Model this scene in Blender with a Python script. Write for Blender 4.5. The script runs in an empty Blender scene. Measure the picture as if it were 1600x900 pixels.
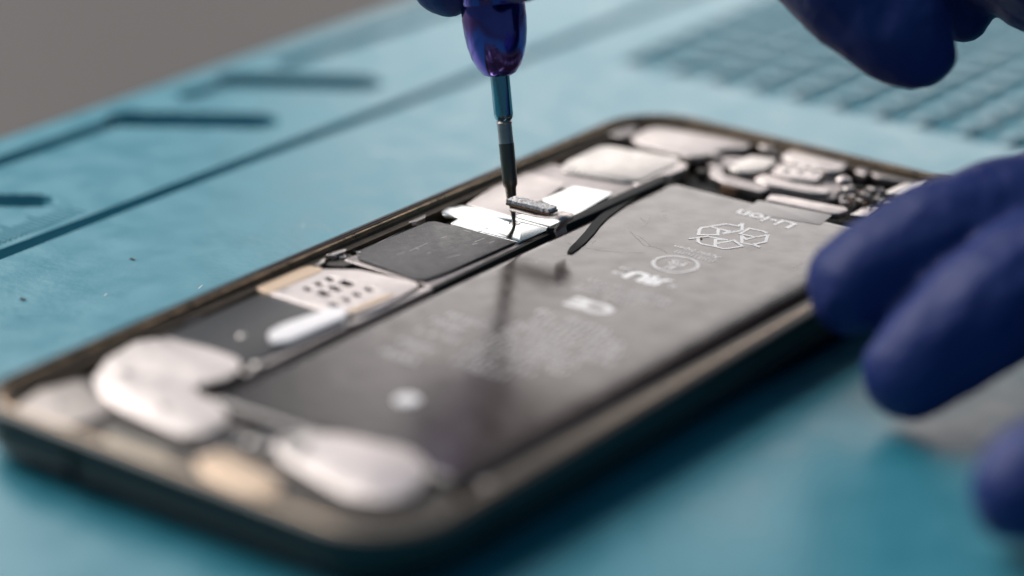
import bpy, bmesh, math, random
import numpy as np
from mathutils import Vector, Matrix
from mathutils.geometry import tessellate_polygon
random.seed(7)
S = bpy.context.scene
COL = S.collection
ZR = 0.75                      # height of the phone's rim above the mat (1 unit = 1 cm)

# ------------------------------------------------------------------ camera
CAM = Vector((22.75982, -20.46912, 13.30044 + ZR))
Rr = Vector((0.8092277, 0.58711878, 0.02102543))
Dn = Vector((0.23073492, -0.28470275, -0.93043309))
Fw = Vector((-0.54028874, 0.75778353, -0.36585816))
FPX = 4260.53
def at(u, v, z):               # point of the horizontal plane z (world) seen at photo pixel u, v
    d = Rr * ((u - 800) / FPX) + Dn * ((v - 450) / FPX) + Fw
    return CAM + d * ((z - CAM.z) / d.z)
def atd(u, v, depth):
    return CAM + (Rr * ((u - 800) / FPX) + Dn * ((v - 450) / FPX) + Fw) * depth
cd = bpy.data.cameras.new('camera'); cam = bpy.data.objects.new('camera', cd); COL.objects.link(cam)
M = Matrix(((Rr.x, -Dn.x, -Fw.x), (Rr.y, -Dn.y, -Fw.y), (Rr.z, -Dn.z, -Fw.z))).to_4x4()
M.translation = CAM
cam.matrix_world = M
cd.sensor_width = 36; cd.lens = FPX / 1600 * 36
cd.clip_start = 0.5; cd.clip_end = 2000
cd.dof.use_dof = True; cd.dof.focus_distance = 38.55
cd.dof.aperture_fstop = 0.058
S.camera = cam

# ------------------------------------------------------------------ materials
def mat(name, col, rough=.5, metal=0., spec=.5, coat=0., coat_r=.1, bump=0., bscale=20., bdet=4., var=0., vscale=2., rvar=0., aniso=0., sheen=0., sss=0.):
    m = bpy.data.materials.new(name); m.use_nodes = True
    nt = m.node_tree; b = nt.nodes['Principled BSDF']
    b.inputs['Base Color'].default_value = (*col, 1); b.inputs['Roughness'].default_value = rough
    b.inputs['Metallic'].default_value = metal; b.inputs['Specular IOR Level'].default_value = spec
    b.inputs['Coat Weight'].default_value = coat; b.inputs['Coat Roughness'].default_value = coat_r
    b.inputs['Sheen Weight'].default_value = sheen
    if sss: b.inputs['Subsurface Weight'].default_value = sss; b.inputs['Subsurface Scale'].default_value = .15
    tc = nt.nodes.new('ShaderNodeTexCoord')
    if bump:
        n = nt.nodes.new('ShaderNodeTexNoise'); n.inputs['Scale'].default_value = bscale; n.inputs['Detail'].default_value = bdet
        nt.links.new(tc.outputs['Object'], n.inputs['Vector'])
        bp = nt.nodes.new('ShaderNodeBump'); bp.inputs['Strength'].default_value = 1; bp.inputs['Distance'].default_value = bump
        nt.links.new(n.outputs['Fac'], bp.inputs['Height']); nt.links.new(bp.outputs['Normal'], b.inputs['Normal'])
    if var or rvar:
        n = nt.nodes.new('ShaderNodeTexNoise'); n.inputs['Scale'].default_value = vscale; n.inputs['Detail'].default_value = 6
        nt.links.new(tc.outputs['Object'], n.inputs['Vector'])
        if var:
            r = nt.nodes.new('ShaderNodeMapRange'); r.inputs[1].default_value = .3; r.inputs[2].default_value = .7
            r.inputs[3].default_value = 1 - var; r.inputs[4].default_value = 1 + var
            nt.links.new(n.outputs['Fac'], r.inputs[0])
            mx = nt.nodes.new('ShaderNodeVectorMath'); mx.operation = 'SCALE'; mx.inputs[0].default_value = col
            nt.links.new(r.outputs[0], mx.inputs['Scale']); nt.links.new(mx.outputs[0], b.inputs['Base Color'])
        if rvar:
            r = nt.nodes.new('ShaderNodeMapRange'); r.inputs[1].default_value = .3; r.inputs[2].default_value = .7
            r.inputs[3].default_value = max(.02, rough - rvar); r.inputs[4].default_value = rough + rvar
            nt.links.new(n.outputs['Fac'], r.inputs[0]); nt.links.new(r.outputs[0], b.inputs['Roughness'])
    return m
MT = dict(
    mat=mat('blue silicone', (.026, .215, .285), .38, spec=1., bump=.006, bscale=9, bdet=8, var=.06, vscale=1.5, rvar=.06),
    table=mat('brown grey tabletop', (.045, .037, .033), .6, bump=.01, bscale=3, var=.08),
    frame=mat('black anodised frame', (.055, .06, .06), .38, metal=.8, bump=.002, bscale=60),
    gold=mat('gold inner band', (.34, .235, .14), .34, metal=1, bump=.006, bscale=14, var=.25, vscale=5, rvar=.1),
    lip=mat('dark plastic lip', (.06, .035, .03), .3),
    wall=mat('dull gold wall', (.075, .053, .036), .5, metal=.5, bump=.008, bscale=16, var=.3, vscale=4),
    tray=mat('dull bronze tray', (.05, .042, .036), .6, metal=.1, bump=.01, bscale=16, var=.25, vscale=4),
    steel=mat('brushed steel', (.43, .405, .385), .30, metal=1, bump=.0022, bscale=7, bdet=5, rvar=.06, vscale=5),
    nickel=mat('nickel shield', (.60, .545, .525), .42, metal=1, bump=.004, bscale=9, rvar=.07, vscale=6),
    dullsteel=mat('dull steel', (.42, .38, .37), .42, metal=1, bump=.006, bscale=14, var=.15, vscale=6),
    endmetal=mat('duller nickel', (.36, .325, .305), .5, metal=1, bump=.006, bscale=9),
    bluesteel=mat('bright plated steel', (.62, .64, .635), .12, metal=1, bump=.0001, bscale=3),
    peach=mat('peach copper tab', (.62, .46, .33), .42, metal=.4, bump=.004, bscale=10),
    chip=mat('black textured film', (.03, .027, .03), .42, spec=.55, bump=.007, bscale=38, bdet=3, rvar=.08, vscale=9),
    film=mat('smooth black film', (.028, .026, .028), .34, spec=.45, bump=.002, bscale=8),
    foam=mat('black foam tape', (.018, .018, .018), .8, bump=.01, bscale=60),
    battery=mat('black battery wrap', (.044, .032, .028), .22, spec=.64, bump=.0035, bscale=2.2, bdet=5, rvar=.05, vscale=3),
    tape=mat('glossy tape', (.075, .065, .065), .28, spec=.95, bump=.002, bscale=5),
    ink=mat('pale grey print', (.70, .68, .68), .25, spec=.9),
    inkd=mat('faint grey print', (.48, .46, .46), .25, spec=.9),
    inkw=mat('white print', (1, .98, .98), .25, spec=.9),
    scratch=mat('scratch', (.42, .40, .40), .4),
    hole=mat('dark hole', (.05, .02, .018), .6),
    driver=mat('purple titanium anodising', (.15, .10, .34), .16, metal=1, bump=.001, bscale=30, var=.35, vscale=1.2),
    shaft=mat('dark steel shaft', (.22, .36, .42), .16, metal=1, bump=.001, bscale=30),
    tip=mat('black oxide bit', (.15, .13, .11), .34, metal=.9, bump=.004, bscale=60),
    glove=mat('dark blue nitrile', (.016, .034, .165), .54, spec=.32, bump=.03, bscale=4.5, bdet=8, sheen=.0, sss=0.),
    grey=mat('grey adhesive pad', (.85, .81, .80), .6, bump=.03, bscale=30, bdet=3, var=.4, vscale=26),
    ceramic=mat('white connector housing', (.9, .86, .87), .35),
    copper=mat('brown flex', (.26, .15, .09), .4, bump=.01, bscale=20),
    green=mat('circuit board edge', (.30, .27, .22), .4, metal=.4, bump=.008, bscale=30),
    lens=mat('dark lens glass', (.01, .01, .015), .05, coat=1),
    debris=mat('brass speck', (.5, .33, .1), .3, metal=1),
)

# ------------------------------------------------------------------ object helpers
def empty(name, loc, label, cat, group=None):
    o = bpy.data.objects.new(name, None); COL.objects.link(o); o.location = loc; o.empty_display_size = .5
    o['label'] = label; o['category'] = cat
    if group: o['group'] = group
    return o
def worldloc(o):
    v = Vector((0, 0, 0))
    while o is not None: v += o.location; o = o.parent
    return v
def finish(name, me, material, parent=None, smooth=38, label=None):
    if material is not None:
        me.materials.clear(); me.materials.append(material)
    n = len(me.vertices); co = np.empty(n * 3, 'f'); me.vertices.foreach_get('co', co); co = co.reshape(-1, 3)
    c = (co.min(0) + co.max(0)) / 2; c[2] = co[:, 2].min()
    me.vertices.foreach_set('co', (co - c).ravel())
    if smooth:
        bm = bmesh.new(); bm.from_mesh(me); lim = math.radians(smooth)
        for f in bm.faces: f.smooth = True
        for e in bm.edges:
            if len(e.link_faces) == 2 and e.calc_face_angle(0) > lim: e.smooth = False
        bm.to_mesh(me); bm.free()
    me.update(); me.name = name
    o = bpy.data.objects.new(name, me); COL.objects.link(o)
    o.location = Vector([float(x) for x in c]) - (worldloc(parent) if parent else Vector())
    if parent: o.parent = parent
    if label: o['label'] = label
    return o
def from_obj(ob):
    dg = bpy.context.evaluated_depsgraph_get(); dg.update()
    me = bpy.data.meshes.new_from_object(ob.evaluated_get(dg)); return me
def roundpoly(pts, r, seg=5):
    if r <= 0: return [Vector(p[:2]) for p in pts]
    out = []; n = len(pts)
    for i in range(n):
        p = Vector(pts[i][:2]); a = Vector(pts[i - 1][:2]) - p; b = Vector(pts[(i + 1) % n][:2]) - p
        la, lb = a.length, b.length; rr = min(r, la * .45, lb * .45)
        pa = p + a / la * rr; pb = p + b / lb * rr
        for k in range(seg + 1):
            t = k / seg; out.append(pa * (1 - t) ** 2 + p * 2 * t * (1 - t) + pb * t * t)
    return out
def plate(name, pts, z0, z1, m, parent=None, r=.05, bev=.015, holes=(), hr=.01, label=None, dense=0):
    "flat plate of any outline (world x, y) between heights z0 and z1, with holes and softened edges"
    cu = bpy.data.curves.new('tmp', 'CURVE'); cu.dimensions = '2D'; cu.fill_mode = 'BOTH'
    for k, pl in enumerate([pts] + list(holes)):
        q = roundpoly(pl, r if k == 0 else hr)
        s = cu.splines.new('POLY'); s.points.add(len(q) - 1); s.use_cyclic_u = True
        for p, v in zip(s.points, q): p.co = (v.x, v.y, 0, 1)
    h = (z1 - z0) / 2; bev = min(bev, h * .9)
    cu.extrude = h - bev; cu.bevel_depth = bev; cu.bevel_resolution = 2; cu.offset = -bev
    ob = bpy.data.objects.new('tmp', cu); COL.objects.link(ob)
    me = from_obj(ob)
    bpy.data.objects.remove(ob); bpy.data.curves.remove(cu)
    bm = bmesh.new(); bm.from_mesh(me); bmesh.ops.remove_doubles(bm, verts=bm.verts, dist=1e-4)
    for v in bm.verts: v.co.z += (z0 + z1) / 2
    bm.to_mesh(me); bm.free()
    return finish(name, me, m, parent, label=label)
def ppx(px, z): return [at(u, v, z) for u, v in px]
def rect(x0, y0, x1, y1): return [(x0, y0), (x1, y0), (x1, y1), (x0, y1)]
def bm_new(): return bmesh.new()
def bm_box(bm, c, s, rot=0., bev=.0, tilt=None):
    mm = Matrix.Translation(c) @ Matrix.Rotation(rot, 4, 'Z')
    if tilt: mm = mm @ Matrix.Rotation(tilt[0], 4, 'X') @ Matrix.Rotation(tilt[1], 4, 'Y')
    g = bmesh.ops.create_cube(bm, size=1, matrix=mm @ Matrix.Diagonal((*s, 1)))
    if bev:
        es = list({e for v in g['verts'] for e in v.link_edges})
        bmesh.ops.bevel(bm, geom=es, offset=bev, segments=2, affect='EDGES', profile=.5)
def bm_finish(name, bm, m, parent=None, smooth=38, label=None):
    me = bpy.data.meshes.new(name); bm.to_mesh(me); bm.free(); return finish(name, me, m, parent, smooth, label)
def lathe(name, prof, origin, axis, m, parent=None, seg=48, hs=1., label=None):
    bm = bmesh.new(); rings = []
    prof = [(r, h * hs) for r, h in prof]
    q = Vector((0, 0, 1)).rotation_difference(axis.normalized())
    for r, h in prof:
        ring = []
        for k in range(seg):
            a = 2 * math.pi * k / seg
            ring.append(bm.verts.new(origin + q @ Vector((r * math.cos(a), r * math.sin(a), h))))
        rings.append(ring)
    for a, b in zip(rings, rings[1:]):
        for k in range(seg): bm.faces.new((a[k], a[(k + 1) % seg], b[(k + 1) % seg], b[k]))
    bm.faces.new(rings[0][::-1]); bm.faces.new(rings[-1])
    return bm_finish(name, bm, m, parent, 30, label)
def strips(name, polys, z, w, m, parent, h=.002, label=None):
    "thin raised printed strokes along poly-lines"
    z0_ = 0
    bm = bmesh.new()
    for pl in polys:
        pl = [Vector(p[:2]) for p in pl]
        for a, b in zip(pl, pl[1:]):
            d = b - a
            if d.length < 1e-4: continue
            d.normalize(); n = Vector((-d.y, d.x)) * w / 2; e = d * w * .35
            vs = [bm.verts.new((*(p), z + z0_)) for p in (a - e - n, b + e - n, b + e + n, a - e + n)]
            bm.faces.new(vs)
            z0_ = z0_ + .0004 if z0_ < .0035 else 0
    bmesh.ops.recalc_face_normals(bm, faces=bm.faces)
    return bm_finish(name, bm, m, parent, 0, label)
def text(name, body, cx, cy, z, size, m, parent, rot=math.pi, mirror=False, bold=0., sx=1.):
    cu = bpy.data.curves.new('tmp', 'FONT'); cu.body = body; cu.size = size; cu.align_x = 'CENTER'; cu.align_y = 'CENTER'
    cu.resolution_u = 3; cu.offset = bold
    ob = bpy.data.objects.new('tmp', cu); COL.objects.link(ob)
    me = from_obj(ob)
    bpy.data.objects.remove(ob); bpy.data.curves.remove(cu)
    me.transform(Matrix.Translation((cx, cy, z)) @ Matrix.Rotation(rot, 4, 'Z') @ Matrix.Diagonal(((-sx if mirror else sx), 1, 1, 1)))
    if mirror: me.flip_normals()
    return finish(name, me, m, parent, 0)

# ------------------------------------------------------------------ setting: tabletop
def slab(name, x0, y0, x1, y1, z0, z1, m):
    bm = bmesh.new(); bm_box(bm, ((x0 + x1) / 2, (y0 + y1) / 2, (z0 + z1) / 2), (x1 - x0, y1 - y0, z1 - z0))
    return bm_finish(name, bm, m, None, 0)
t = slab('table_top', -160, -60, 60, 180, -3.6, -.6, MT['table']); t['kind'] = 'structure'
t['label'] = 'plain brown grey table top behind the blue mat'

# ------------------------------------------------------------------ blue repair mat
mt = empty('repair_mat', (6, 10, -.6), 'light blue silicone repair mat with moulded grooves under the open phone', 'work mat')
GX0, GX1, GY0, GY1, GP = -2.95, 23.2, 18.9, 33.3, .82
def seg_dist(X, Y, a, b):
    ax, ay = a; bx, by = b; dx, dy = bx - ax, by - ay
    tt = np.clip(((X - ax) * dx + (Y - ay) * dy) / (dx * dx + dy * dy), 0, 1)
    return np.hypot(X - ax - tt * dx, Y - ay - tt * dy)
def sheet():
    xs = np.unique(np.concatenate([np.arange(-8.4, -8.0, .05), np.arange(-8, -4.1, .05), np.arange(-4.1, GX0 - .1, .2), np.linspace(GX0 - .12, GX0, 4), np.arange(GX0 + .4, 24, .5), [24]]).round(4))
    ys = np.unique(np.concatenate([np.arange(-14, 5, .25), np.arange(5, 23.5, .05), np.arange(23.5, 34, .25), np.linspace(GY0 - .12, GY0, 4), [34]]).round(4))
    X, Y = np.meshgrid(xs, ys); Z = np.zeros_like(X)
    def groove(d, w, depth, soft=.035):
        return -depth * np.clip((w / 2 + soft - d) / soft, 0, 1)
    g = groove(np.abs(X + 4.5), .22, .26)
    for a, b, w in [((-7.5, 6.9), (-7.5, 10.8), .26), ((-7.42, 10.85), (-5.75, 12.06), .70), ((-7.55, 12.4), (-7.5, 13.5), .26),
                    ((-7.45, 13.6), (-5.75, 14.85), .70), ((-7.5, 14.9), (-7.4, 23.5), .3), ((-7.4, 5.75), (-5.75, 6.98), .46), ((-7.5, 2), (-7.5, 5.6), .26)]:
        g = np.minimum(g, groove(seg_dist(X, Y, a, b), w, .56))
    Z += g
    Z += np.where((X > GX0 - .01) & (X < GX1) & (Y > GY0 - .01) & (Y < GY1), -.14, 0)
    Z += .012 * np.sin(X * .7 + 1) * np.sin(Y * .5)
    edge = np.clip((X + 8.4) / .12, 0, 1); Z -= .08 * (1 - edge) ** 2
    ny, nx = X.shape
    v = np.stack([X.ravel(), Y.ravel(), Z.ravel()], 1)
    i = np.arange(ny * nx).reshape(ny, nx)
    q = np.stack([i[:-1, :-1], i[:-1, 1:], i[1:, 1:], i[1:, :-1]], -1).reshape(-1, 4)
    # skirt down to the table
    border = np.concatenate([i[0, :], i[1:, -1], i[-1, -2::-1], i[-2:0:-1, 0]])
    n0 = len(v); low = v[border].copy(); low[:, 2] = -.599
    v = np.vstack([v, low]); k = len(border); j = np.arange(k); j2 = (j + 1) % k
    q = np.vstack([q, np.stack([border[j2], border[j], n0 + j, n0 + j2], -1)])
    me = bpy.data.meshes.new('mat_sheet'); me.from_pydata(v.tolist(), [], q.tolist()); me.update()
    return finish('mat_sheet', me, MT['mat'], mt, 50)
sheet()
def tray_grid():
    bm = bmesh.new(); zt, zb, w, wb = .0, -.14, .06, .15
    def ridge(p, q, w=w, wb=wb, zt=zt):
        d = (q - p).normalized(); n = Vector((-d.y, d.x, 0))
        vs = [bm.verts.new(x) for x in (p - n * wb + Vector((0, 0, zb)), p - n * w + Vector((0, 0, zt)), p + n * w + Vector((0, 0, zt)), p + n * wb + Vector((0, 0, zb)),
              q - n * wb + Vector((0, 0, zb)), q - n * w + Vector((0, 0, zt)), q + n * w + Vector((0, 0, zt)), q + n * wb + Vector((0, 0, zb)))]
        for k in ((0, 1, 5, 4), (1, 2, 6, 5), (2, 3, 7, 6)): bm.faces.new([vs[a] for a in k])
    x = GX0 + GP
    while x < GX1 - .2: ridge(Vector((x, GY0, .002)), Vector((x, GY1, .002)), .085, .15); x += GP
    y = GY0 + GP
    while y < GY1 - .2: ridge(Vector((GX0, y, 0)), Vector((GX1, y, 0)), .07, .13, -.01); y += GP
    bmesh.ops.recalc_face_normals(bm, faces=bm.faces)
    return bm_finish('tray_grid', bm, MT['mat'], mt, 30)
tray_grid()
bm = bmesh.new()
for k in range(0, 52):
    y = 1.5 + k * .11; ln = .75 if k % 10 == 0 else (.55 if k % 5 == 0 else .38)
    bm_box(bm, (-4.8 - ln / 2, y, .003), (ln, .05, .02))
bm_finish('ruler_ticks', bm, MT['mat'], mt, 30)

sc = [ppx(p, .004) for p in [[(163,462),(167,459)],[(310,451),(316,446)],[(470,353),(476,352)]]]
strips('scuff_marks', sc, .005, .012, MT['ceramic'], mt)['kind'] = 'stuff'
sc = [ppx(p, .004) for p in [[(33,466),(38,468)],[(205,404),(209,406)],[(260,340),(264,341)],[(420,300),(424,301)]]]
strips('dirt_specks', sc, .005, .05, MT['film'], mt)['kind'] = 'stuff'

# ------------------------------------------------------------------ the smartphone
W, L = 6.73, 14.97
ph = empty('smartphone', (W / 2, L / 2, 0), 'opened black smartphone with battery and circuit parts exposed lying on blue mat', 'smartphone')
def rr(d, r=1.12, seg=14):
    out = []; big = max(.02, r - d); small = max(.02, r - .27 - d)
    for qx, qy, a0, r in ((1, 0, -90, big), (1, 1, 0, big), (0, 1, 90, big), (0, 0, 180, small)):
        cx = W - d - r if qx else d + r; cy = L - d - r if qy else d + r
        for k in range(seg + 1):
            a = math.radians(a0 + 90 * k / seg); out.append((cx + r * math.cos(a), cy + r * math.sin(a)))
    return out
def sweep(name, prof, m, parent, label=None, closed=False):
    bm = bmesh.new(); rings = []
    for d, z in prof: rings.append([bm.verts.new((x, y, ZR + z)) for x, y in rr(d)])
    pairs = list(zip(rings, rings[1:])) + ([(rings[-1], rings[0])] if closed else [])
    for a, b in pairs:
        n = len(a)
        for k in range(n): bm.faces.new((a[k], a[(k + 1) % n], b[(k + 1) % n], b[k]))
    bmesh.ops.recalc_face_normals(bm, faces=bm.faces)
    return bm_finish(name, bm, m, parent, 32, label)
fr = sweep('frame', [(.60, -.745), (.40, -.735), (.24, -.69), (.12, -.61), (.04, -.50), (.005, -.38), (0, -.25), (.0, -.06), (.012, -.02), (.04, -.002), (.085, 0), (.10, -.012), (.10, -.05), (.15, -.12), (.30, -.15), (.30, -.62), (.60, -.64)], MT['frame'], ph, closed=True)
sweep('frame_lip', [(.103, -.045), (.103, -.008), (.125, .003), (.150, -.006), (.152, -.045)], MT['lip'], fr)
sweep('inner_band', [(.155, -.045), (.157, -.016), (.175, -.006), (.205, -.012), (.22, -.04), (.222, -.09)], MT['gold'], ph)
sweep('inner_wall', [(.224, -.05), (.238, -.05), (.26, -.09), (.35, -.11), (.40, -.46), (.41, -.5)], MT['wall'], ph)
plate('tray', rr(.3), ZR - .66, ZR - .46, MT['tray'], ph, r=0, bev=.01)
for gx, gy, sx, sy in ((W - .05, 1.75, .11, .03), (W - .05, L - 1.75, .11, .03), (.05, 1.75, .11, .03), (1.9, .05, .03, .11), (.05, L - 1.9, .11, .03)):
    bm = bmesh.new(); bm_box(bm, (gx, gy, ZR - .33), (sx, sy * 1.6, .55)); bm_finish('antenna_line', bm, MT['foam'], fr)

# battery
zb = ZR - .10
def batt():
    x0, x1, y0, y1 = 2.23, 6.10, 2.0, 12.36
    bm = bmesh.new(); rings = []
    def ring(d, z, rad=.14):
        pts = []
        r = max(.01, rad - d * .2)
        dr = d * 2.1
        for cx, cy, a0 in ((x1 - dr - r, y0 + d + r, -90), (x1 - dr - r, y1 - d - r, 0), (x0 + d + r, y1 - d - r, 90), (x0 + d + r, y0 + d + r, 180)):
            for k in range(9):
                a = math.radians(a0 + 90 * k / 8); pts.append((cx + r * math.cos(a), cy + r * math.sin(a), z))
        return [bm.verts.new(p) for p in pts]
    prof = [(0, ZR - .47), (0, zb - .12), (.008, zb - .07), (.03, zb - .032), (.07, zb - .012), (.12, zb - .003), (.18, zb)]
    for d, z in prof: rings.append(ring(d, z))
    for a, b in zip(rings, rings[1:]):
        n = len(a)
        for k in range(n): bm.faces.new((a[k], a[(k + 1) % n], b[(k + 1) % n], b[k]))
    bm.faces.new(rings[-1]); bm.faces.new(rings[0][::-1])
    return bm_finish('battery', bm, MT['battery'], ph, 40)
bat = batt()
zp = zb + .0015
text('battery_type', 'Li-ion', 4.215, 11.80, zp + .002, .37, MT['inkw'], bat, sx=1.16, bold=.010)
RS = lambda pl: [at(1060 + x / 8, 320 + y / 8, zp) for x, y in pl]
rec = [[(250,375),(262,315),(290,285),(400,272),(500,300),(492,378),(250,375)],
       [(400,272),(600,240),(745,268),(800,238),(795,320),(560,358),(635,330),(500,300)],
       [(770,362),(890,295),(1050,328),(1100,350),(1118,375),(1090,465),(945,495),(1010,530),(930,500),(795,475),(790,385),(845,432),(960,405),(1080,385),(1112,365)],
       [(770,362),(960,405)],
       [(140,425),(250,410),(370,395),(600,435),(465,430),(458,520)],
       [(245,412),(245,462),(290,490),(470,525),(560,549),(620,548),(800,518),(690,445),(485,480)]]
strips('recycling_symbol', [RS(p) for p in rec], zp, .046, MT['inkw'], bat)
text('battery_maker', 'Apple Japan', 4.17, 10.03, zp, .135, MT['ink'], bat, sx=1.2, bold=.003)
def dashes(x0, x1, y, h, w=.022, fill=.75):
    out = []; x = x0
    while x < x1:
        if random.random() < fill:
            s = random.random()
            out.append([(x, y - h / 2), (x, y + h / 2)])
            if s < .5: out.append([(x, y + (h / 2 if s < .25 else -h / 2)), (x + w * 1.6, y + (h / 2 if s < .25 else -h / 2))])
            x += w * 2.1 + random.random() * w
        else: x += w * 3.2
    return out
strips('small_print', dashes(3.93, 4.55, 9.86, .085, .022, .95), zp, .018, MT['ink'], bat)
c0 = (4.2, 9.43)
ring = [(c0[0] + .31 * math.cos(a), c0[1] + .31 * math.sin(a)) for a in [2 * math.pi * k / 40 for k in range(41)]]
strips('safety_mark_ring', [ring], zp, .055, MT['ink'], bat)
text('safety_mark_letters', 'PS', 4.2, 9.50, zp, .22, MT['ink'], bat, sx=1.2, bold=.006)
text('safety_mark_letters', 'E', 4.2, 9.31, zp, .22, MT['ink'], bat, sx=1.3, bold=.006)
text('component_mark', 'R', 4.34, 8.74, zp, .42, MT['inkw'], bat, mirror=True, bold=.022, sx=1.1)
text('component_mark', 'U', 4.04, 8.74, zp, .42, MT['inkw'], bat, bold=.022, sx=1.1)
text('component_mark', 'c', 4.62, 8.68, zp, .22, MT['ink'], bat, bold=.006)
text('component_mark', 'US', 3.77, 8.66, zp, .15, MT['ink'], bat, bold=.004)
strips('small_print', dashes(3.68, 3.86, 8.86, .08, .02, .95), zp, .018, MT['ink'], bat)
ls = []
for i, (y, a, b) in enumerate([(8.22, 3.6, 4.9), (8.02, 3.6, 4.95), (7.82, 3.62, 4.55)]): ls += dashes(a, b, y, .10, .03, .85)
strips('small_print', ls, zp, .022, MT['inkd'], bat)
text('conformity_mark', 'CE', 4.17, 7.43, zp, .44, MT['ink'], bat, bold=.028, sx=1.25)
ls = []
for i, (y, a, b) in enumerate([(6.82, 3.75, 4.85), (6.55, 3.75, 5.25), (6.28, 3.78, 5.45), (6.00, 3.78, 5.5), (5.72, 3.8, 5.2), (5.42, 3.8, 5.15), (5.12, 3.85, 4.9), (4.82, 3.9, 4.7)]):
    ls += dashes(a, b, y, .14, .04, .95)
strips('warning_print', ls, zp, .036, MT['inkd'], bat)
ls = []
for (y, a, b) in [(6.0, 2.9, 3.45), (5.7, 2.85, 3.5), (5.35, 2.9, 3.5), (4.9, 2.95, 3.5), (4.5, 3.0, 3.5)]: ls += dashes(a, b, y, .12, .036, .9)
strips('warning_print', ls, zp, .036, MT['inkd'], bat)
bm = bmesh.new(); bmesh.ops.create_cone(bm, cap_ends=True, segments=32, radius1=.165, radius2=.15, depth=.02, matrix=Matrix.Translation((4.17, 3.47, zb + .009)))
bm_finish('white_dot', bm, MT['ceramic'], bat)
def scr(px): return [at(u, v, zp + .001) for u, v in px]
sc = [scr(p) for p in [[(985,362),(1000,370),(1014,381),(1016,385),(1006,383),(985,362)], [(1014,384),(1032,388),(1044,396)], [(930,390),(950,392),(975,394),(1006,395)],
      [(905,372),(921,377),(932,376)], [(1008,352),(1012,346),(1016,339)], [(930,375),(925,380)], [(1038,336),(1040,340)], [(884,378),(906,386),(935,389)], [(1000,340),(1008,345)],
      [(1030,330),(1048,327)], [(838,410),(845,402)], [(868,400),(890,398)], [(1240,420),(1256,410)], [(1100,455),(1128,452)], [(1185,452),(1198,447)], [(940,345),(952,338)]]]
strips('scratches', sc, zp - .001, .006, MT['scratch'], bat)
plate('tape_patch', ppx([(1185, 313), (1300, 336), (1282, 352), (1160, 331)], zb), zb - .002, zb + .002, MT['tape'], bat, r=.03, bev=.001)
bm = bmesh.new(); bmesh.ops.create_icosphere(bm, subdivisions=2, radius=.014, matrix=Matrix.Translation(at(1096, 371.5, zp + .01)) @ Matrix.Diagonal((1.3, 1, .7, 1)))
db = bm_finish('metal_speck', bm, MT['debris']); db['label'] = 'tiny brass coloured speck lying on the recycling symbol'; db['category'] = 'speck'

# black foam along the battery's left edge and flex beneath it
plate('foam_strip', [(2.05, 9.35), (2.2, 9.45), (2.24, 10.4), (2.26, 12.1), (2.12, 12.45), (2.04, 12.3)], ZR - .45, ZR - .045, MT['foam'], ph, r=.05, bev=.02)
# board under the left row
plate('circuit_board', [(.42, 2.95), (2.03, 2.95), (2.03, 11.9), (1.9, 13.4), (.42, 13.4)], ZR - .42, ZR - .30, MT['green'], ph, r=.08, bev=.01)

Z1 = ZR - .10
def P(px): return ppx(px, Z1)
def screw(x, y, z, r=.07, m='steel', parent=None):
    bm = bmesh.new(); n = 24
    rings = []
    for rad, h in ((r, -.03), (r, 0), (r * .85, .012), (r * .38, .014), (r * .34, -.012)):
        rings.append([bm.verts.new((x + rad * math.cos(2 * math.pi * k / n) * (1 - (.18 if rad < r * .5 and k % 5 == 0 else 0)), y + rad * math.sin(2 * math.pi * k / n), z + h)) for k in range(n)])
    for a, b in zip(rings, rings[1:]):
        for k in range(n): bm.faces.new((a[k], a[(k + 1) % n], b[(k + 1) % n], b[k]))
    bm.faces.new(rings[-1]); bm.faces.new(rings[0][::-1])
    bmesh.ops.recalc_face_normals(bm, faces=bm.faces)
    return bm_finish('screw', bm, MT[m], ph, 30)
# lower left silver speaker bracket
plate('silver_bracket', P([(168,560),(215,533),(262,528),(330,545),(372,560),(378,576),(360,590),(318,600),(304,606),(306,614),(335,626),(356,645),(352,662),(325,676),(288,682),(235,660),(190,640),(158,618),(146,592)]),
      Z1 - .12, Z1 + .01, MT['nickel'], ph, r=.08, bev=.015)
plate('end_bracket', P([(22,632),(60,604),(124,588),(140,600),(178,632),(150,648),(112,662),(58,648)]), Z1 - .16, Z1 - .045, MT['endmetal'], ph, r=.06, bev=.015)
for u, v in ((196, 585), (255, 640), (90, 625)):
    c = at(u, v, Z1); screw(c.x, c.y, Z1 + (.012 if u > 100 else -.043), .09, 'dullsteel')
plate('dark_pad', P([(165,662),(262,690),(268,712),(200,705),(165,685)]), Z1 - .16, Z1 - .08, MT['green'], ph, r=.08, bev=.03)
plate('bottom_plate', [(.36, .40), (6.36, .40), (6.36, 1.95), (.36, 1.9)], ZR - .46, ZR - .20, MT['tray'], ph, r=.5, bev=.03)
plate('peach_pad', P([(303,712),(352,698),(440,745),(436,772),(380,765),(318,738)]), Z1 - .12, Z1 - .02, MT['peach'], ph, r=.12, bev=.04)
tp = plate('vibration_motor', P([(432,688),(470,677),(530,680),(640,704),(668,726),(668,748),(640,778),(600,786),(545,778),(480,742),(440,718),(428,702)]), Z1 - .2, Z1 + .02, MT['nickel'], ph, r=.12, bev=.02)
plate('motor_cap', P([(440,692),(475,684),(485,700),(470,716),(444,708)]), Z1 + .022, Z1 + .06, MT['steel'], tp, r=.1, bev=.018)
plate('motor_tab', P([(520,745),(560,740),(600,768),(570,772)]), Z1 + .022, Z1 + .035, MT['nickel'], tp, r=.05, bev=.006)
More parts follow.
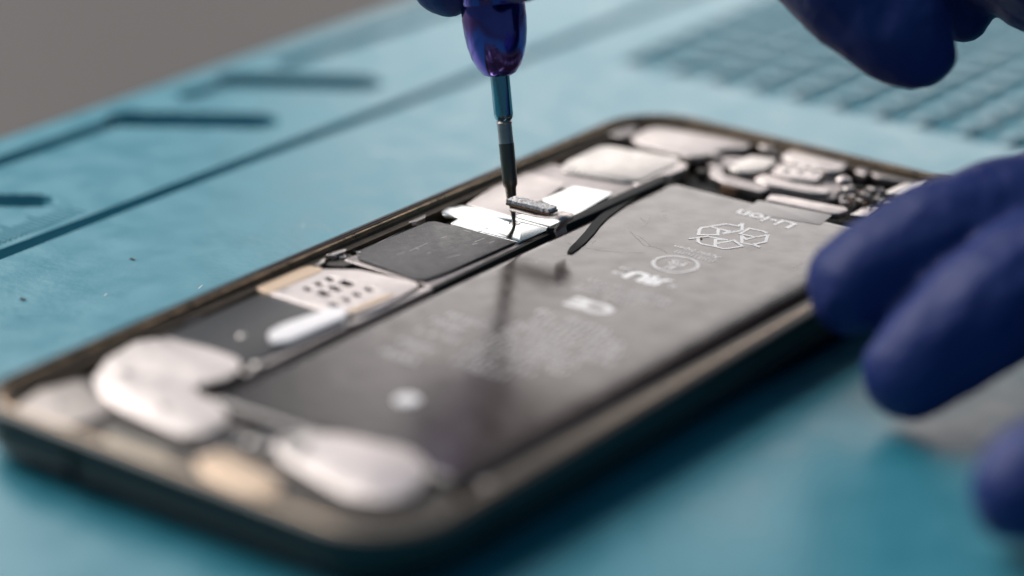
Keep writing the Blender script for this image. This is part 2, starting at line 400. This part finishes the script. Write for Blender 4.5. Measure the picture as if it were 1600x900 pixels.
# battery connector cover film
plate('connector_cover', [(.46, 3.12), (1.98, 3.12), (2.0, 5.05), (.46, 5.05)], Z1 - .12, Z1 - .01, MT['film'], ph, r=.08, bev=.015)
plate('cover_edge', [(2.0, 2.9), (2.1, 2.9), (2.1, 5.1), (2.0, 5.1)], Z1 - .2, Z1 - .02, MT['dullsteel'], ph, r=.03, bev=.015)
plate('white_connector', P([(418,525),(440,512),(522,484),(545,490),(540,502),(450,540),(425,540)]), Z1 - .02, Z1 + .06, MT['ceramic'], ph, r=.08, bev=.03)
# holed shield
def sq(u, v, su, sv):
    c = at(u, v, Z1); return rect(c.x - su, c.y - sv, c.x + su, c.y + sv)
HO = [sq(516,436,.055,.06), sq(499,443.6,.055,.06), sq(481.6,451.5,.055,.06), sq(542.5,442.5,.09,.085), sq(524.7,450.6,.085,.07), sq(506.9,458.4,.085,.08),
      sq(577,452,.055,.06), sq(558.5,460,.055,.06), sq(541.6,468,.055,.06), sq(523,476,.06,.07)]
plate('reader_bed', rect(.55, 4.95, 1.9, 6.6), Z1 - .2, Z1 - .09, MT['hole'], ph, r=.03, bev=.01)
sh = plate('card_reader_shield', P([(418,458),(425,452),(505,420),(560,421),(650,440),(655,447),(640,456),(600,477),(560,492),(500,484)]), Z1 - .045, Z1, MT['nickel'], ph, r=.06, bev=.012, holes=HO, hr=.015)
plate('peach_tab', [(.30, 5.12), (.60, 5.06), (.61, 6.12), (.55, 6.25), (.36, 6.27), (.29, 6.1)], Z1 - .09, Z1 + .006, MT['peach'], ph, r=.08, bev=.012)
plate('shield_edge', [(1.93, 4.9), (2.08, 5.0), (2.1, 6.72), (1.95, 6.72)], Z1 - .2, Z1 - .04, MT['nickel'], ph, r=.04, bev=.03)
plate('shield_glue', [(1.78, 5.2), (1.90, 5.25), (1.93, 6.0), (1.86, 6.15), (1.80, 5.9)], Z1 - .01, Z1 + .015, MT['peach'], ph, r=.04, bev=.01)
# textured black cover
plate('chip_cover_rim', [(.50, 6.74), (2.06, 6.72), (2.06, 8.86), (1.98, 8.86), (.50, 8.7)], Z1 - .1, Z1 - .03, MT['dullsteel'], ph, r=.04, bev=.012)
plate('chip_cover', P([(556,394),(668,347),(680,346),(806,378),(700,425),(664,438),(650,437),(560,404)]), Z1 - .04, Z1 + .008, MT['chip'], ph, r=.06, bev=.012)
plate('board_gap_shade', [(2.07, 6.7), (2.12, 6.7), (2.12, 9.5), (2.07, 9.5)], Z1 - .22, Z1 - .03, MT['foam'], ph, r=.01, bev=.01)  # black strip standing in for the shade of the deep gap here
# bright bracket being unscrewed
Z2 = ZR - .095
plate('screw_bracket', ppx([(690,331),(700,322),(715,319),(732,320),(805,340),(862,356.5),(811,378.5),(750,362.5),(703,349),(717,341),(709,338),(692,336)], Z2), Z2 - .035, Z2, MT['bluesteel'], ph, r=.03, bev=.006,
      holes=[[(at(804, 349, Z2).x + .085 * math.cos(a), at(804, 349, Z2).y + .085 * math.sin(a)) for a in [2 * math.pi * k / 20 for k in range(20)]]], hr=0)
strips('bracket_seam', [ppx([(748,362),(790,345)], Z2 + .001)], Z2 + .001, .012, MT['hole'], ph)
sp = at(804, 349, Z2)
screw(sp.x, sp.y, Z2 - .012, .075)
plate('grey_shield', ppx([(728,319),(786,281),(822,268),(880,283),(878,291),(848,312),(862,318),(838,330),(800,338)], Z2 - .01), Z2 - .07, Z2 - .012, MT['nickel'], ph, r=.05, bev=.01)
plate('bright_shield', ppx([(846,312),(897,291),(958,301),(894,340),(872,338),(862,322)], Z2), Z2 - .06, Z2, MT['bluesteel'], ph, r=.03, bev=.008)
plate('film_strip', [(.32, 11.05), (2.0, 11.15), (2.0, 11.95), (.38, 11.9)], Z2 - .12, Z2 - .02, MT['dullsteel'], ph, r=.06, bev=.012)
plate('large_shield', ppx([(874,262),(884,252),(935,229),(950,227),(1062,246),(1062,254),(1000,283),(980,284),(880,267)], Z2 + .01), Z2 - .1, Z2 + .015, MT['steel'], ph, r=.1, bev=.03)
plate('side_sliver', ppx([(988,285),(1062,252),(1075,256),(1070,263),(1000,292)], Z2), Z2 - .1, Z2 - .005, MT['nickel'], ph, r=.04, bev=.02)

# spring clip with foam block
def aty(u, v, y):
    d = Rr * ((u - 800) / FPX) + Dn * ((v - 450) / FPX) + Fw
    return CAM + d * ((y - CAM.y) / d.y)
yc = 8.97
plate('flex_root', ppx([(806,338),(818,325),(850,311),(898,337),(868,356.5)], Z2 - .012), Z2 - .06, Z2 - .012, MT['bluesteel'], ph, r=.02, bev=.006)
clip_bm = bmesh.new()
pr = [aty(u, v, yc) for u, v in [(806, 322), (845, 332.5), (862, 335), (874, 335), (883, 337), (887, 342), (884, 348), (878, 353), (876, 359), (879, 366)]]
print('CLIP', [tuple(round(x, 2) for x in p) for p in pr], ZR)
th = .02; w0 = .165; prev = None
for i in range(len(pr)):
    a = pr[max(0, i - 1)]; b = pr[min(len(pr) - 1, i + 1)]; d = Vector((b.x - a.x, b.z - a.z)).normalized(); n = Vector((-d.y, d.x)); p = pr[i]
    ww = w0 * (1 if i < 7 else .86 - .07 * (i - 7))
    vs = [clip_bm.verts.new((p.x + o_ * n.x, p.y + s_ * ww, p.z + o_ * n.y)) for o_, s_ in ((0, -1), (0, 1), (-th, 1), (-th, -1))]
    if prev:
        for k in range(4): clip_bm.faces.new((prev[k], prev[(k + 1) % 4], vs[(k + 1) % 4], vs[k]))
    else: clip_bm.faces.new(vs[::-1])
    prev = vs
clip_bm.faces.new(prev); bmesh.ops.recalc_face_normals(clip_bm, faces=clip_bm.faces)
bmesh.ops.bevel(clip_bm, geom=[e for e in clip_bm.edges], offset=.003, segments=1, affect='EDGES')
clip = bm_finish('spring_clip', clip_bm, MT['nickel'], ph, 60)
ca = aty(798, 315, yc); cb = aty(864, 331, yc); dv = cb - ca; tl = -math.atan2(dv.z, dv.x); mid = (ca + cb) / 2
mm = Matrix.Translation(mid) @ Matrix.Rotation(tl, 4, 'Y')
ln = dv.length
PW = .2
def pad(name, lx, ly, z0, z1, m, rag):
    bm = bmesh.new(); bmesh.ops.create_grid(bm, x_segments=60, y_segments=14, size=.5)
    for v in bm.verts:
        e = min(.5 - abs(v.co.x), .5 - abs(v.co.y)); r_ = rag if e < .01 else 0
        v.co.x = v.co.x * lx + random.uniform(-1, 1) * r_; v.co.y = v.co.y * ly + random.uniform(-1, 1) * r_
        v.co.z = z1 + random.uniform(-.006, .007) * (1 if rag else .2)
    ex = bmesh.ops.extrude_edge_only(bm, edges=[e for e in bm.edges if e.is_boundary])
    for v in [g for g in ex['geom'] if isinstance(g, bmesh.types.BMVert)]: v.co.z = z0 + random.uniform(-1, 1) * rag
    bmesh.ops.transform(bm, matrix=mm, verts=bm.verts)
    return bm_finish(name, bm, m, clip, 50)
pad('foam_pad', ln, .20, .012, .060, MT['grey'], .008)
pad('pad_backing', ln * 1.03, .21, -.022, .010, MT['copper'], .002)
bm = bmesh.new()
for k in range(14):
    c = mm @ Vector((-ln * .30 + .042 * k, -.045 + random.uniform(-.01, .01), -.035 + random.uniform(-.02, .012)))
    bm_box(bm, c, (.036, .035, .03 + .025 * random.random()), random.random(), 0, (random.random(), random.random()))
crumb = bm_finish('foam_crumbs', bm, MT['dullsteel'], clip, 0)

# small clips along the left rail
def clutter(name, px, z, mats, n, size, parent=ph, zs=.06):
    for i in range(n):
        t_ = (i + random.random() * .6) / n
        a = Vector(px[0]); b = Vector(px[1]); p = a.lerp(b, t_)
        c = at(p.x, p.y, z); bm = bmesh.new()
        s = size * random.uniform(.6, 1.3)
        for k in range(3):
            bm_box(bm, (c.x + random.uniform(-.4, .4) * s, c.y + random.uniform(-.4, .4) * s, z - zs + random.uniform(0, zs) * .6), (s * random.uniform(.4, 1), s * random.uniform(.5, 1.3), zs), random.uniform(-.3, .3), .008)
        bm_finish(name, bm, MT[random.choice(mats)], parent)
plate('rail_clip', ppx([(488,415),(496,410),(508,402),(507,409),(499,414)], Z1 + .02), Z1 - .12, Z1 + .02, MT['steel'], ph, r=.01, bev=.006)
plate('rail_clip', ppx([(509,398),(520,393),(536,389),(542,389),(538,393),(522,399),(514,399)], Z1 + .03), Z1 - .15, Z1 + .03, MT['steel'], ph, r=.01, bev=.006)
plate('rail_block', ppx([(508,412),(512,402),(545,394),(558,400),(556,408),(538,414)], Z1 - .02), Z1 - .25, Z1 - .04, MT['tray'], ph, r=.03, bev=.01)
c = at(535, 401, Z1 - .02); screw(c.x, c.y, Z1 - .02, .06, 'dullsteel')
bm = bmesh.new(); c = at(553, 398, Z1 + .01)
for k in range(7): bm_box(bm, (c.x + random.uniform(-.07, .1), c.y + random.uniform(-.12, .12), Z1 + random.uniform(-.04, .02)), (.1, .012, .01), random.uniform(0, 3), 0, (random.uniform(-.4, .4), random.uniform(-.5, .5)))
bm_finish('wire_ends', bm, MT['steel'], ph, 0)
plate('button_flex', ppx([(560,394),(568,386),(630,352),(648,345),(652,350),(640,358),(580,385),(566,396)], Z1 - .04), Z1 - .22, Z1 - .06, MT['foam'], ph, r=.02, bev=.01)
strips('flex_highlight', [ppx([(566,391),(632,358)], Z1 - .05)], Z1 - .057, .02, MT['nickel'], ph)
strips('flex_highlight', [ppx([(562,398),(636,364)], Z1 - .05)], Z1 - .057, .025, MT['peach'], ph)
plate('rail_clip', ppx([(637,345),(650,340),(666,334),(664,340),(652,346),(640,348)], Z1 + .0), Z1 - .12, Z1 + .0, MT['dullsteel'], ph, r=.02, bev=.01)
plate('rail_clip', ppx([(366,455),(385,446),(400,444),(398,452),(380,462),(368,462)], Z1 - .02), Z1 - .14, Z1 - .02, MT['dullsteel'], ph, r=.03, bev=.02)
plate('rail_clip', ppx([(270,500),(300,486),(322,478),(320,490),(300,500),(276,508)], Z1 - .02), Z1 - .14, Z1 - .03, MT['dullsteel'], ph, r=.03, bev=.02)
clutter('rail_component', ((235, 522), (335, 476)), Z1 - .02, ['dullsteel', 'tray', 'foam'], 5, .12)
clutter('rail_component', ((340, 472), (400, 446)), Z1 - .05, ['tray', 'foam'], 3, .12)
clutter('rail_component', ((130, 566), (225, 524)), Z1 - .04, ['tray', 'foam', 'copper'], 5, .14)
clutter('rail_component', ((30, 600), (110, 575)), Z1 - .05, ['tray', 'copper', 'dullsteel'], 3, .16)
clutter('rail_component', ((850, 240), (905, 215)), Z1 - .02, ['tray', 'dullsteel'], 3, .14)
for u, v, r_ in ((378, 524, .065), (402, 570, .085), (541, 505, .05), (395, 690, .09), (415, 697, .08)):
    c = at(u, v, Z1); bm = bmesh.new()
    bmesh.ops.create_uvsphere(bm, u_segments=20, v_segments=10, radius=r_, matrix=Matrix.Translation((c.x, c.y, Z1 - .015)) @ Matrix.Diagonal((1, 1, .45, 1)))
    bm_finish('screw_head', bm, MT['steel'], ph)

# dark tapered strip added to imitate a curved reflection in the battery
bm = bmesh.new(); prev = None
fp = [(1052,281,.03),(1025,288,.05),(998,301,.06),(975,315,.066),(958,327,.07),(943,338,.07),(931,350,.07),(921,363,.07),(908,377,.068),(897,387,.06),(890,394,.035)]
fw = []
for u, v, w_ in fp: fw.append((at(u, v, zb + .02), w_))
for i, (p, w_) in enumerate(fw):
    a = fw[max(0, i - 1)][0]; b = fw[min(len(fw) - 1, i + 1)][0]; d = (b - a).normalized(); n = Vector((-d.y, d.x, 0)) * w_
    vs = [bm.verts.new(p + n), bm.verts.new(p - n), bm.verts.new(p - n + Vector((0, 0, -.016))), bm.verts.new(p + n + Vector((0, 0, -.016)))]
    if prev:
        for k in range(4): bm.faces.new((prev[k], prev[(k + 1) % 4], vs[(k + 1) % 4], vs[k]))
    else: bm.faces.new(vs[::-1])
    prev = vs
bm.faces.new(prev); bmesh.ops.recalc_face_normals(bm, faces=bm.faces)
bm_finish('reflection_strip', bm, MT['foam'], ph, 40)
sc = [ppx(p, Z1 + .0095) for p in [[(738,382),(746,380)],[(741,378),(757,372)],[(752,366),(762,364)],[(700,402),(718,398)],[(640,392),(668,380)],[(649,387),(655,390)],[(620,398),(632,394)],[(725,360),(735,363)],[(765,380),(772,377)],[(690,372),(697,370)],[(668,396),(673,394)]]]
strips('cover_scratches', sc, Z1 + .0095, .010, MT['scratch'], ph)['kind'] = 'stuff'

# far end: camera, ear speaker and sensors
F = lambda px: ppx(px, Z1)
plate('far_bracket', F([(985,215),(1010,200),(1030,197),(1128,213),(1175,221),(1168,232),(1130,232),(1103,243),(1082,245),(1000,225)]), Z1 - .12, Z1, MT['nickel'], ph, r=.1, bev=.03)
plate('corner_clip', F([(938,207),(962,194),(998,196),(990,208),(972,214)]), Z1 - .12, Z1 + .01, MT['dullsteel'], ph, r=.06, bev=.03)
plate('far_cover', F([(1105,252),(1130,238),(1165,240),(1150,252),(1125,258)]), Z1 - .16, Z1 - .06, MT['dullsteel'], ph, r=.06, bev=.02)
c = at(1199, 230, Z1); screw(c.x, c.y, Z1 + .01, .13, 'nickel')
cm = plate('camera_module', F([(1140,268),(1172,246),(1240,256),(1330,274),(1334,284),(1316,298),(1290,304),(1195,287)]), Z1 - .24, Z1 - .09, MT['dullsteel'], ph, r=.04, bev=.02)
plate('camera_cap', F([(1137,263),(1150,253),(1173,244),(1200,247),(1216,253),(1196,266),(1172,272),(1150,269)]), Z1 - .088, Z1 + .02, MT['steel'], cm, r=.06, bev=.03)
plate('camera_bar', F([(1178,277),(1192,270),(1240,281),(1300,294),(1292,302),(1270,300),(1195,286)]), Z1 - .088, Z1 - .01, MT['nickel'], cm, r=.05, bev=.03)
plate('camera_flex', F([(1204,272),(1218,258),(1288,272),(1276,286),(1236,281)]), Z1 - .088, Z1 + .03, MT['nickel'], cm, r=.05, bev=.02)
for u in (1228, 1250, 1272): plate('camera_contact', F([(u-6,266),(u+4,262),(u+8,268),(u-2,273)]), Z1 + .032, Z1 + .05, MT['steel'], cm, r=.04, bev=.01)
bm = bmesh.new(); c = at(1318, 283, Z1 + .02); bmesh.ops.create_uvsphere(bm, u_segments=20, v_segments=12, radius=.12, matrix=Matrix.Translation(c) @ Matrix.Diagonal((1, 1, .6, 1))); bm_finish('camera_bump', bm, MT['nickel'], cm)
plate('ear_speaker', F([(1219,246),(1238,234),(1258,234),(1325,248),(1330,256),(1312,270),(1296,270),(1230,254)]), Z1 - .16, Z1 + .03, MT['nickel'], ph, r=.1, bev=.04)
plate('tan_bar', F([(1107,264),(1118,258),(1130,263),(1132,270),(1204,290),(1192,298),(1130,282),(1110,272)]), Z1 - .12, Z1 - .02, MT['dullsteel'], ph, r=.06, bev=.03)
plate('tan_bar', F([(1196,312),(1202,304),(1222,305),(1322,324),(1326,328),(1310,334),(1298,333),(1214,315)]), Z1 - .1, Z1 + .0, MT['nickel'], ph, r=.04, bev=.02)
plate('side_bar', F([(1361,271),(1368,262),(1380,261),(1450,276),(1452,281),(1434,286),(1372,276)]), Z1 - .12, Z1 - .0, MT['dullsteel'], ph, r=.05, bev=.025)
plate('side_block', F([(1335,268),(1348,254),(1364,256),(1366,264),(1352,274)]), Z1 - .14, Z1 + .01, MT['dullsteel'], ph, r=.05, bev=.03)
plate('bright_blade', F([(1382,302),(1412,288),(1426,288),(1420,296),(1394,306)]), Z1 - .05, Z1 + .02, MT['steel'], ph, r=.03, bev=.01)
plate('bright_blade', F([(1398,306),(1430,290),(1450,286),(1440,298),(1410,310)]), Z1 - .05, Z1 + .03, MT['ceramic'], ph, r=.03, bev=.01)
plate('flex_foot', F([(1328,335),(1352,322),(1375,326),(1356,340)]), Z1 - .05, Z1 + .0, MT['nickel'], ph, r=.03, bev=.01)
for i in range(26):
    u = random.uniform(1312, 1382); v = random.uniform(296, 325) + (u - 1347) * .12
    c = at(u, v, Z1); bm = bmesh.new(); s = random.uniform(.05, .13)
    bmesh.ops.create_icosphere(bm, subdivisions=2, radius=s * .6, matrix=Matrix.Translation((c.x, c.y, Z1 + random.uniform(-.05, .04))) @ Matrix.Rotation(random.random() * 3, 4, 'Z') @ Matrix.Diagonal((1.5, .6, .8, 1)))
    bm_finish('crumpled_foil', bm, MT[random.choice(['nickel', 'steel', 'dullsteel', 'dullsteel', 'copper'])], ph, 25)
plate('far_bed', [(2.1, 12.42), (6.35, 12.42), (6.35, 14.5), (2.1, 14.6)], ZR - .46, ZR - .32, MT['foam'], ph, r=.2, bev=.02)
for u, v, a, b, h, m in [(1118,243,.22,.10,.02,'dullsteel'),(1180,262,.12,.1,.0,'copper'),(1212,236,.16,.07,-.02,'dullsteel'),(1098,262,.16,.12,-.04,'tray'),(1335,258,.1,.16,.0,'copper'),(1290,262,.14,.06,.03,'steel'),
        (1345,290,.22,.07,-.02,'foam'),(1362,296,.16,.08,.02,'nickel'),(1330,305,.14,.09,.0,'dullsteel'),(1372,312,.16,.05,.02,'steel'),(1318,316,.12,.06,.02,'nickel'),(1140,288,.3,.05,-.03,'copper'),(1388,318,.1,.1,.0,'dullsteel'),
        (1352,308,.2,.03,.05,'nickel'),(1340,318,.04,.2,.04,'steel'),(1408,276,.3,.06,-.02,'copper')]:
    c = at(u, v, Z1); bm = bmesh.new(); bm_box(bm, (c.x, c.y, Z1 + h - .08), (a, b, .16), random.uniform(-.15, .15), .012); bm_finish('small_component', bm, MT[m], ph)
plate('bottom_flex', [(2.3, 1.35), (3.6, 1.2), (3.7, 1.9), (3.3, 1.95), (3.2, 1.5), (2.35, 1.62)], ZR - .2, ZR - .17, MT['film'], ph, r=.1, bev=.006)
for x, y in ((3.05, 1.15), (2.95, 1.75), (.62, .72), (6.25, 2.3), (6.25, 12.2)): screw(x, y, ZR - .165, .075, 'dullsteel')
for x in (1.3, 1.5, 1.7, 1.9): screw(x, .52, ZR - .19, .045, 'hole')
# ledge to the right of the battery
plate('side_ledge', [(6.17, 2.0), (6.38, 2.0), (6.38, 12.6), (6.17, 12.6)], ZR - .46, ZR - .17, MT['tray'], ph, r=.04, bev=.03)

for o in bat.children:
    if o.name.split('.')[0] in ('small_print', 'warning_print', 'scratches'): o['kind'] = 'stuff'

# ------------------------------------------------------------------ screwdriver
tipP = at(803.5, 353, Z2 - .01)
SC = .945
hi = atd(772.5, 30, (tipP - CAM).dot(Fw) - .45)
ax = (hi - tipP).normalized()
sd = empty('precision_screwdriver', tipP, 'slim precision screwdriver with glossy purple handle, its tip in the bracket screw', 'screwdriver')
# heights along the axis: 1 cm is about 108 px
lathe('bit', [(.0, 0), (.022, 0), (.024, .05), (.032, .14), (.046, .28), (.072, .42), (.080, .58), (.104, .63), (.108, .70), (.110, 1.26)], tipP, ax, MT['tip'], sd, 24, hs=SC)
lathe('bit_collar', [(.104, 1.26), (.104, 1.55), (.115, 1.57), (.100, 1.60)], tipP, ax, MT['dullsteel'], sd, 32, hs=SC)
lathe('shaft', [(.100, 1.60), (.128, 1.64), (.138, 1.70), (.138, 2.40)], tipP, ax, MT['shaft'], sd, 48, hs=SC)
H0 = 2.28
hd = lathe('handle', [(.13, H0 + .02), (.17, H0), (.23, H0 + .03), (.31, H0 + .14), (.375, H0 + .28), (.42, H0 + .46), (.445, H0 + .64), (.458, H0 + .85), (.455, H0 + 1.04), (.44, H0 + 1.07), (.44, H0 + 1.09), (.455, H0 + 1.12), (.455, H0 + 3.0), (.40, H0 + 3.4), (.40, H0 + 8.2), (.46, H0 + 8.3), (.46, H0 + 8.6)], tipP, ax, MT['driver'], sd, 64, hs=SC)

# ------------------------------------------------------------------ gloved hands
def limb(bm, pts, step=.22):
    "rounded tapering limb along smooth path; pts = (Vector, radius)"
    P_ = [Vector(p) for p, r in pts]; R_ = [r for p, r in pts]
    for i in range(len(P_) - 1):
        p0 = P_[max(0, i - 1)]; p1 = P_[i]; p2 = P_[i + 1]; p3 = P_[min(len(P_) - 1, i + 2)]
        n = max(2, int((p2 - p1).length / (step * min(R_[i], R_[i + 1]))))
        for k in range(n + (1 if i == len(P_) - 2 else 0)):
            t = k / n
            q = .5 * ((2 * p1) + (p2 - p0) * t + (2 * p0 - 5 * p1 + 4 * p2 - p3) * t * t + (3 * p1 - p0 - 3 * p2 + p3) * t ** 3)
            r = R_[i] + (R_[i + 1] - R_[i]) * (t * t * (3 - 2 * t))
            bmesh.ops.create_icosphere(bm, subdivisions=2, radius=r, matrix=Matrix.Translation(q))
def hand(name, limbs, label, voxel=.09):
    bm = bmesh.new()
    for l in limbs: limb(bm, l)
    me = bpy.data.meshes.new('tmp'); bm.to_mesh(me); bm.free()
    ob = bpy.data.objects.new('tmp', me); COL.objects.link(ob)
    m = ob.modifiers.new('r', 'REMESH'); m.mode = 'VOXEL'; m.voxel_size = voxel; m.use_smooth_shade = True
    s = ob.modifiers.new('s', 'SMOOTH'); s.factor = .5; s.iterations = 7
    tx = bpy.data.textures.new('wrinkle', 'CLOUDS'); tx.noise_scale = .7; tx.noise_depth = 4
    d = ob.modifiers.new('d', 'DISPLACE'); d.texture = tx; d.strength = .14; d.mid_level = .5; d.texture_coords = 'LOCAL'
    me2 = from_obj(ob); bpy.data.objects.remove(ob)
    o = finish(name, me2, MT['glove'], None, 180)
    o['label'] = label; o['category'] = 'gloved hand'
    return o
def D(p): return (p - CAM).dot(Fw)
# hand steadying the phone, entering from the right
i0 = at(1335, 447, ZR + .64)
d0 = D(i0)
index = [(i0, .68), (atd(1394, 410, d0 + .15), .76), (atd(1475, 372, d0 + .4), .83), (atd(1600, 335, d0 + .8), .86), (atd(1720, 320, d0 + 1.2), .95), (atd(1900, 380, d0 + 1.0), 1.1), (atd(2150, 520, d0 + .4), 1.3)]
m0 = at(1420, 582, .72); d1 = D(m0)
middle = [(m0, .64), (atd(1462, 548, d1 + .05), .74), (atd(1535, 492, d1 + .2), .84), (atd(1640, 430, d1 + .6), .9), (atd(1780, 420, d1 + .9), .98), (atd(1950, 500, d1 + .9), 1.1), (atd(2200, 640, d1 + .4), 1.3)]
r0 = at(1594, 768, .78); d2 = D(r0)
ringf = [(r0, .62), (atd(1648, 740, d2 + .1), .74), (atd(1760, 690, d2 + .3), .84), (atd(1880, 640, d2 + .6), .95), (atd(2000, 660, d2 + .8), 1.05), (atd(2250, 760, d2 + .5), 1.3)]
pk = at(1790, 930, .6); d3 = D(pk)
pinky = [(pk, .55), (atd(1850, 900, d3 + .1), .66), (atd(1970, 850, d3 + .3), .75), (atd(2100, 830, d3 + .5), .9), (atd(2300, 860, d3 + .6), 1.1)]
th_ = atd(1900, 250, d0 + 4); thumb = [(atd(1750, 190, d0 + 4.5), .8), (atd(1850, 230, d0 + 4), .95), (atd(2000, 330, d0 + 3), 1.1), (atd(2200, 520, d0 + 1.5), 1.4)]
palm = [(atd(2180, 560, d0 + .2), 1.4), (atd(2330, 640, d1 + .4), 1.6), (atd(2500, 700, d1 + .4), 1.9), (atd(2800, 750, d1 + .3), 2.2), (atd(3300, 820, d1), 2.6)]
palm2 = [(atd(2230, 700, d1 + .3), 1.4), (atd(2300, 830, d3 + .4), 1.4), (atd(2500, 800, d3 + .5), 1.8)]
hand('gloved_hand', [index, middle, ringf, pinky, thumb, palm, palm2], 'gloved hand in dark blue nitrile at the right, its fingertips holding the phone edge')
# hand holding the screwdriver, above
dh = D(tipP + ax * 3.6)
up = atd
thumb2 = [(up(812, -60, dh - .95), .62), (up(860, -92, dh - 1.05), .72), (up(950, -150, dh - .9), .82), (up(1080, -240, dh - .6), 1.0), (up(1240, -340, dh - .2), 1.5)]
index2 = [(up(702, -36, dh + .35), .60), (up(716, -110, dh + .7), .7), (up(800, -230, dh + .9), .8), (up(950, -330, dh + .9), .9), (up(1200, -420, dh + .4), 1.4)]
middle2 = [(up(770, -110, dh + 1.0), .62), (up(830, -190, dh + 1.5), .75), (up(980, -300, dh + 1.7), .9), (up(1250, -400, dh + 1.2), 1.5)]
ring2 = [(up(1430, 74, dh - 1.6), .62), (up(1385, 30, dh - 1.5), .80), (up(1300, -50, dh - 1.3), .88), (up(1240, -150, dh - 1.0), .95), (up(1260, -300, dh - .5), 1.4)]
pinky2 = [(up(1505, 22, dh + .3), .42), (up(1440, -30, dh + .2), .6), (up(1370, -120, dh + .0), .8), (up(1350, -260, dh), 1.3)]
palm3 = [(up(1200, -390, dh), 1.5), (up(1350, -360, dh), 1.9), (up(1540, -250, dh - .2), 2.1), (up(1740, -150, dh - .6), 2.15), (up(2000, -60, dh - 1), 2.3), (up(2500, -10, dh - 1.5), 2.7)]
hand('gloved_hand', [thumb2, index2, middle2, ring2, pinky2, palm3], 'gloved hand in dark blue nitrile above the phone, gripping the purple screwdriver handle')

# ------------------------------------------------------------------ light
wd = bpy.data.worlds.new('World'); S.world = wd; wd.use_nodes = True
bg = wd.node_tree.nodes['Background']; bg.inputs[0].default_value = (.28, .68, 1, 1); bg.inputs[1].default_value = .15
fh = Vector((Fw.x, Fw.y, 0)).normalized()
def area(name, pos, target, sx, sy, power, col):
    ld = bpy.data.lights.new(name, 'AREA'); ld.shape = 'RECTANGLE'; ld.size = sx; ld.size_y = sy; ld.energy = power; ld.color = col
    o = bpy.data.objects.new(name, ld); COL.objects.link(o); o.location = pos
    o.rotation_euler = (Vector(target) - Vector(pos)).to_track_quat('-Z', 'Y').to_euler(); return o
C0 = Vector((3.4, 8, 0))
area('window_light', C0 + fh * 150 + Vector((fh.y, -fh.x, 0)) * 45 + Vector((0, 0, 42)), C0, 130, 68, 130 * 68 * math.pi * 2.35, (1, .915, .87))
rt = Vector((fh.y, -fh.x, 0))
az = math.radians(51)
area('key_light', C0 + (fh * math.cos(az) - rt * math.sin(az)) * 112 + Vector((0, 0, 105)), C0, 150, 120, 150 * 120 * math.pi * 6.6, (1, .95, .915))

S.view_settings.view_transform = 'Standard'; S.view_settings.look = 'None'; S.view_settings.exposure = 0.12; S.view_settings.gamma = 1
S.cycles.use_denoising = True
S.cycles.sample_clamp_indirect = 4
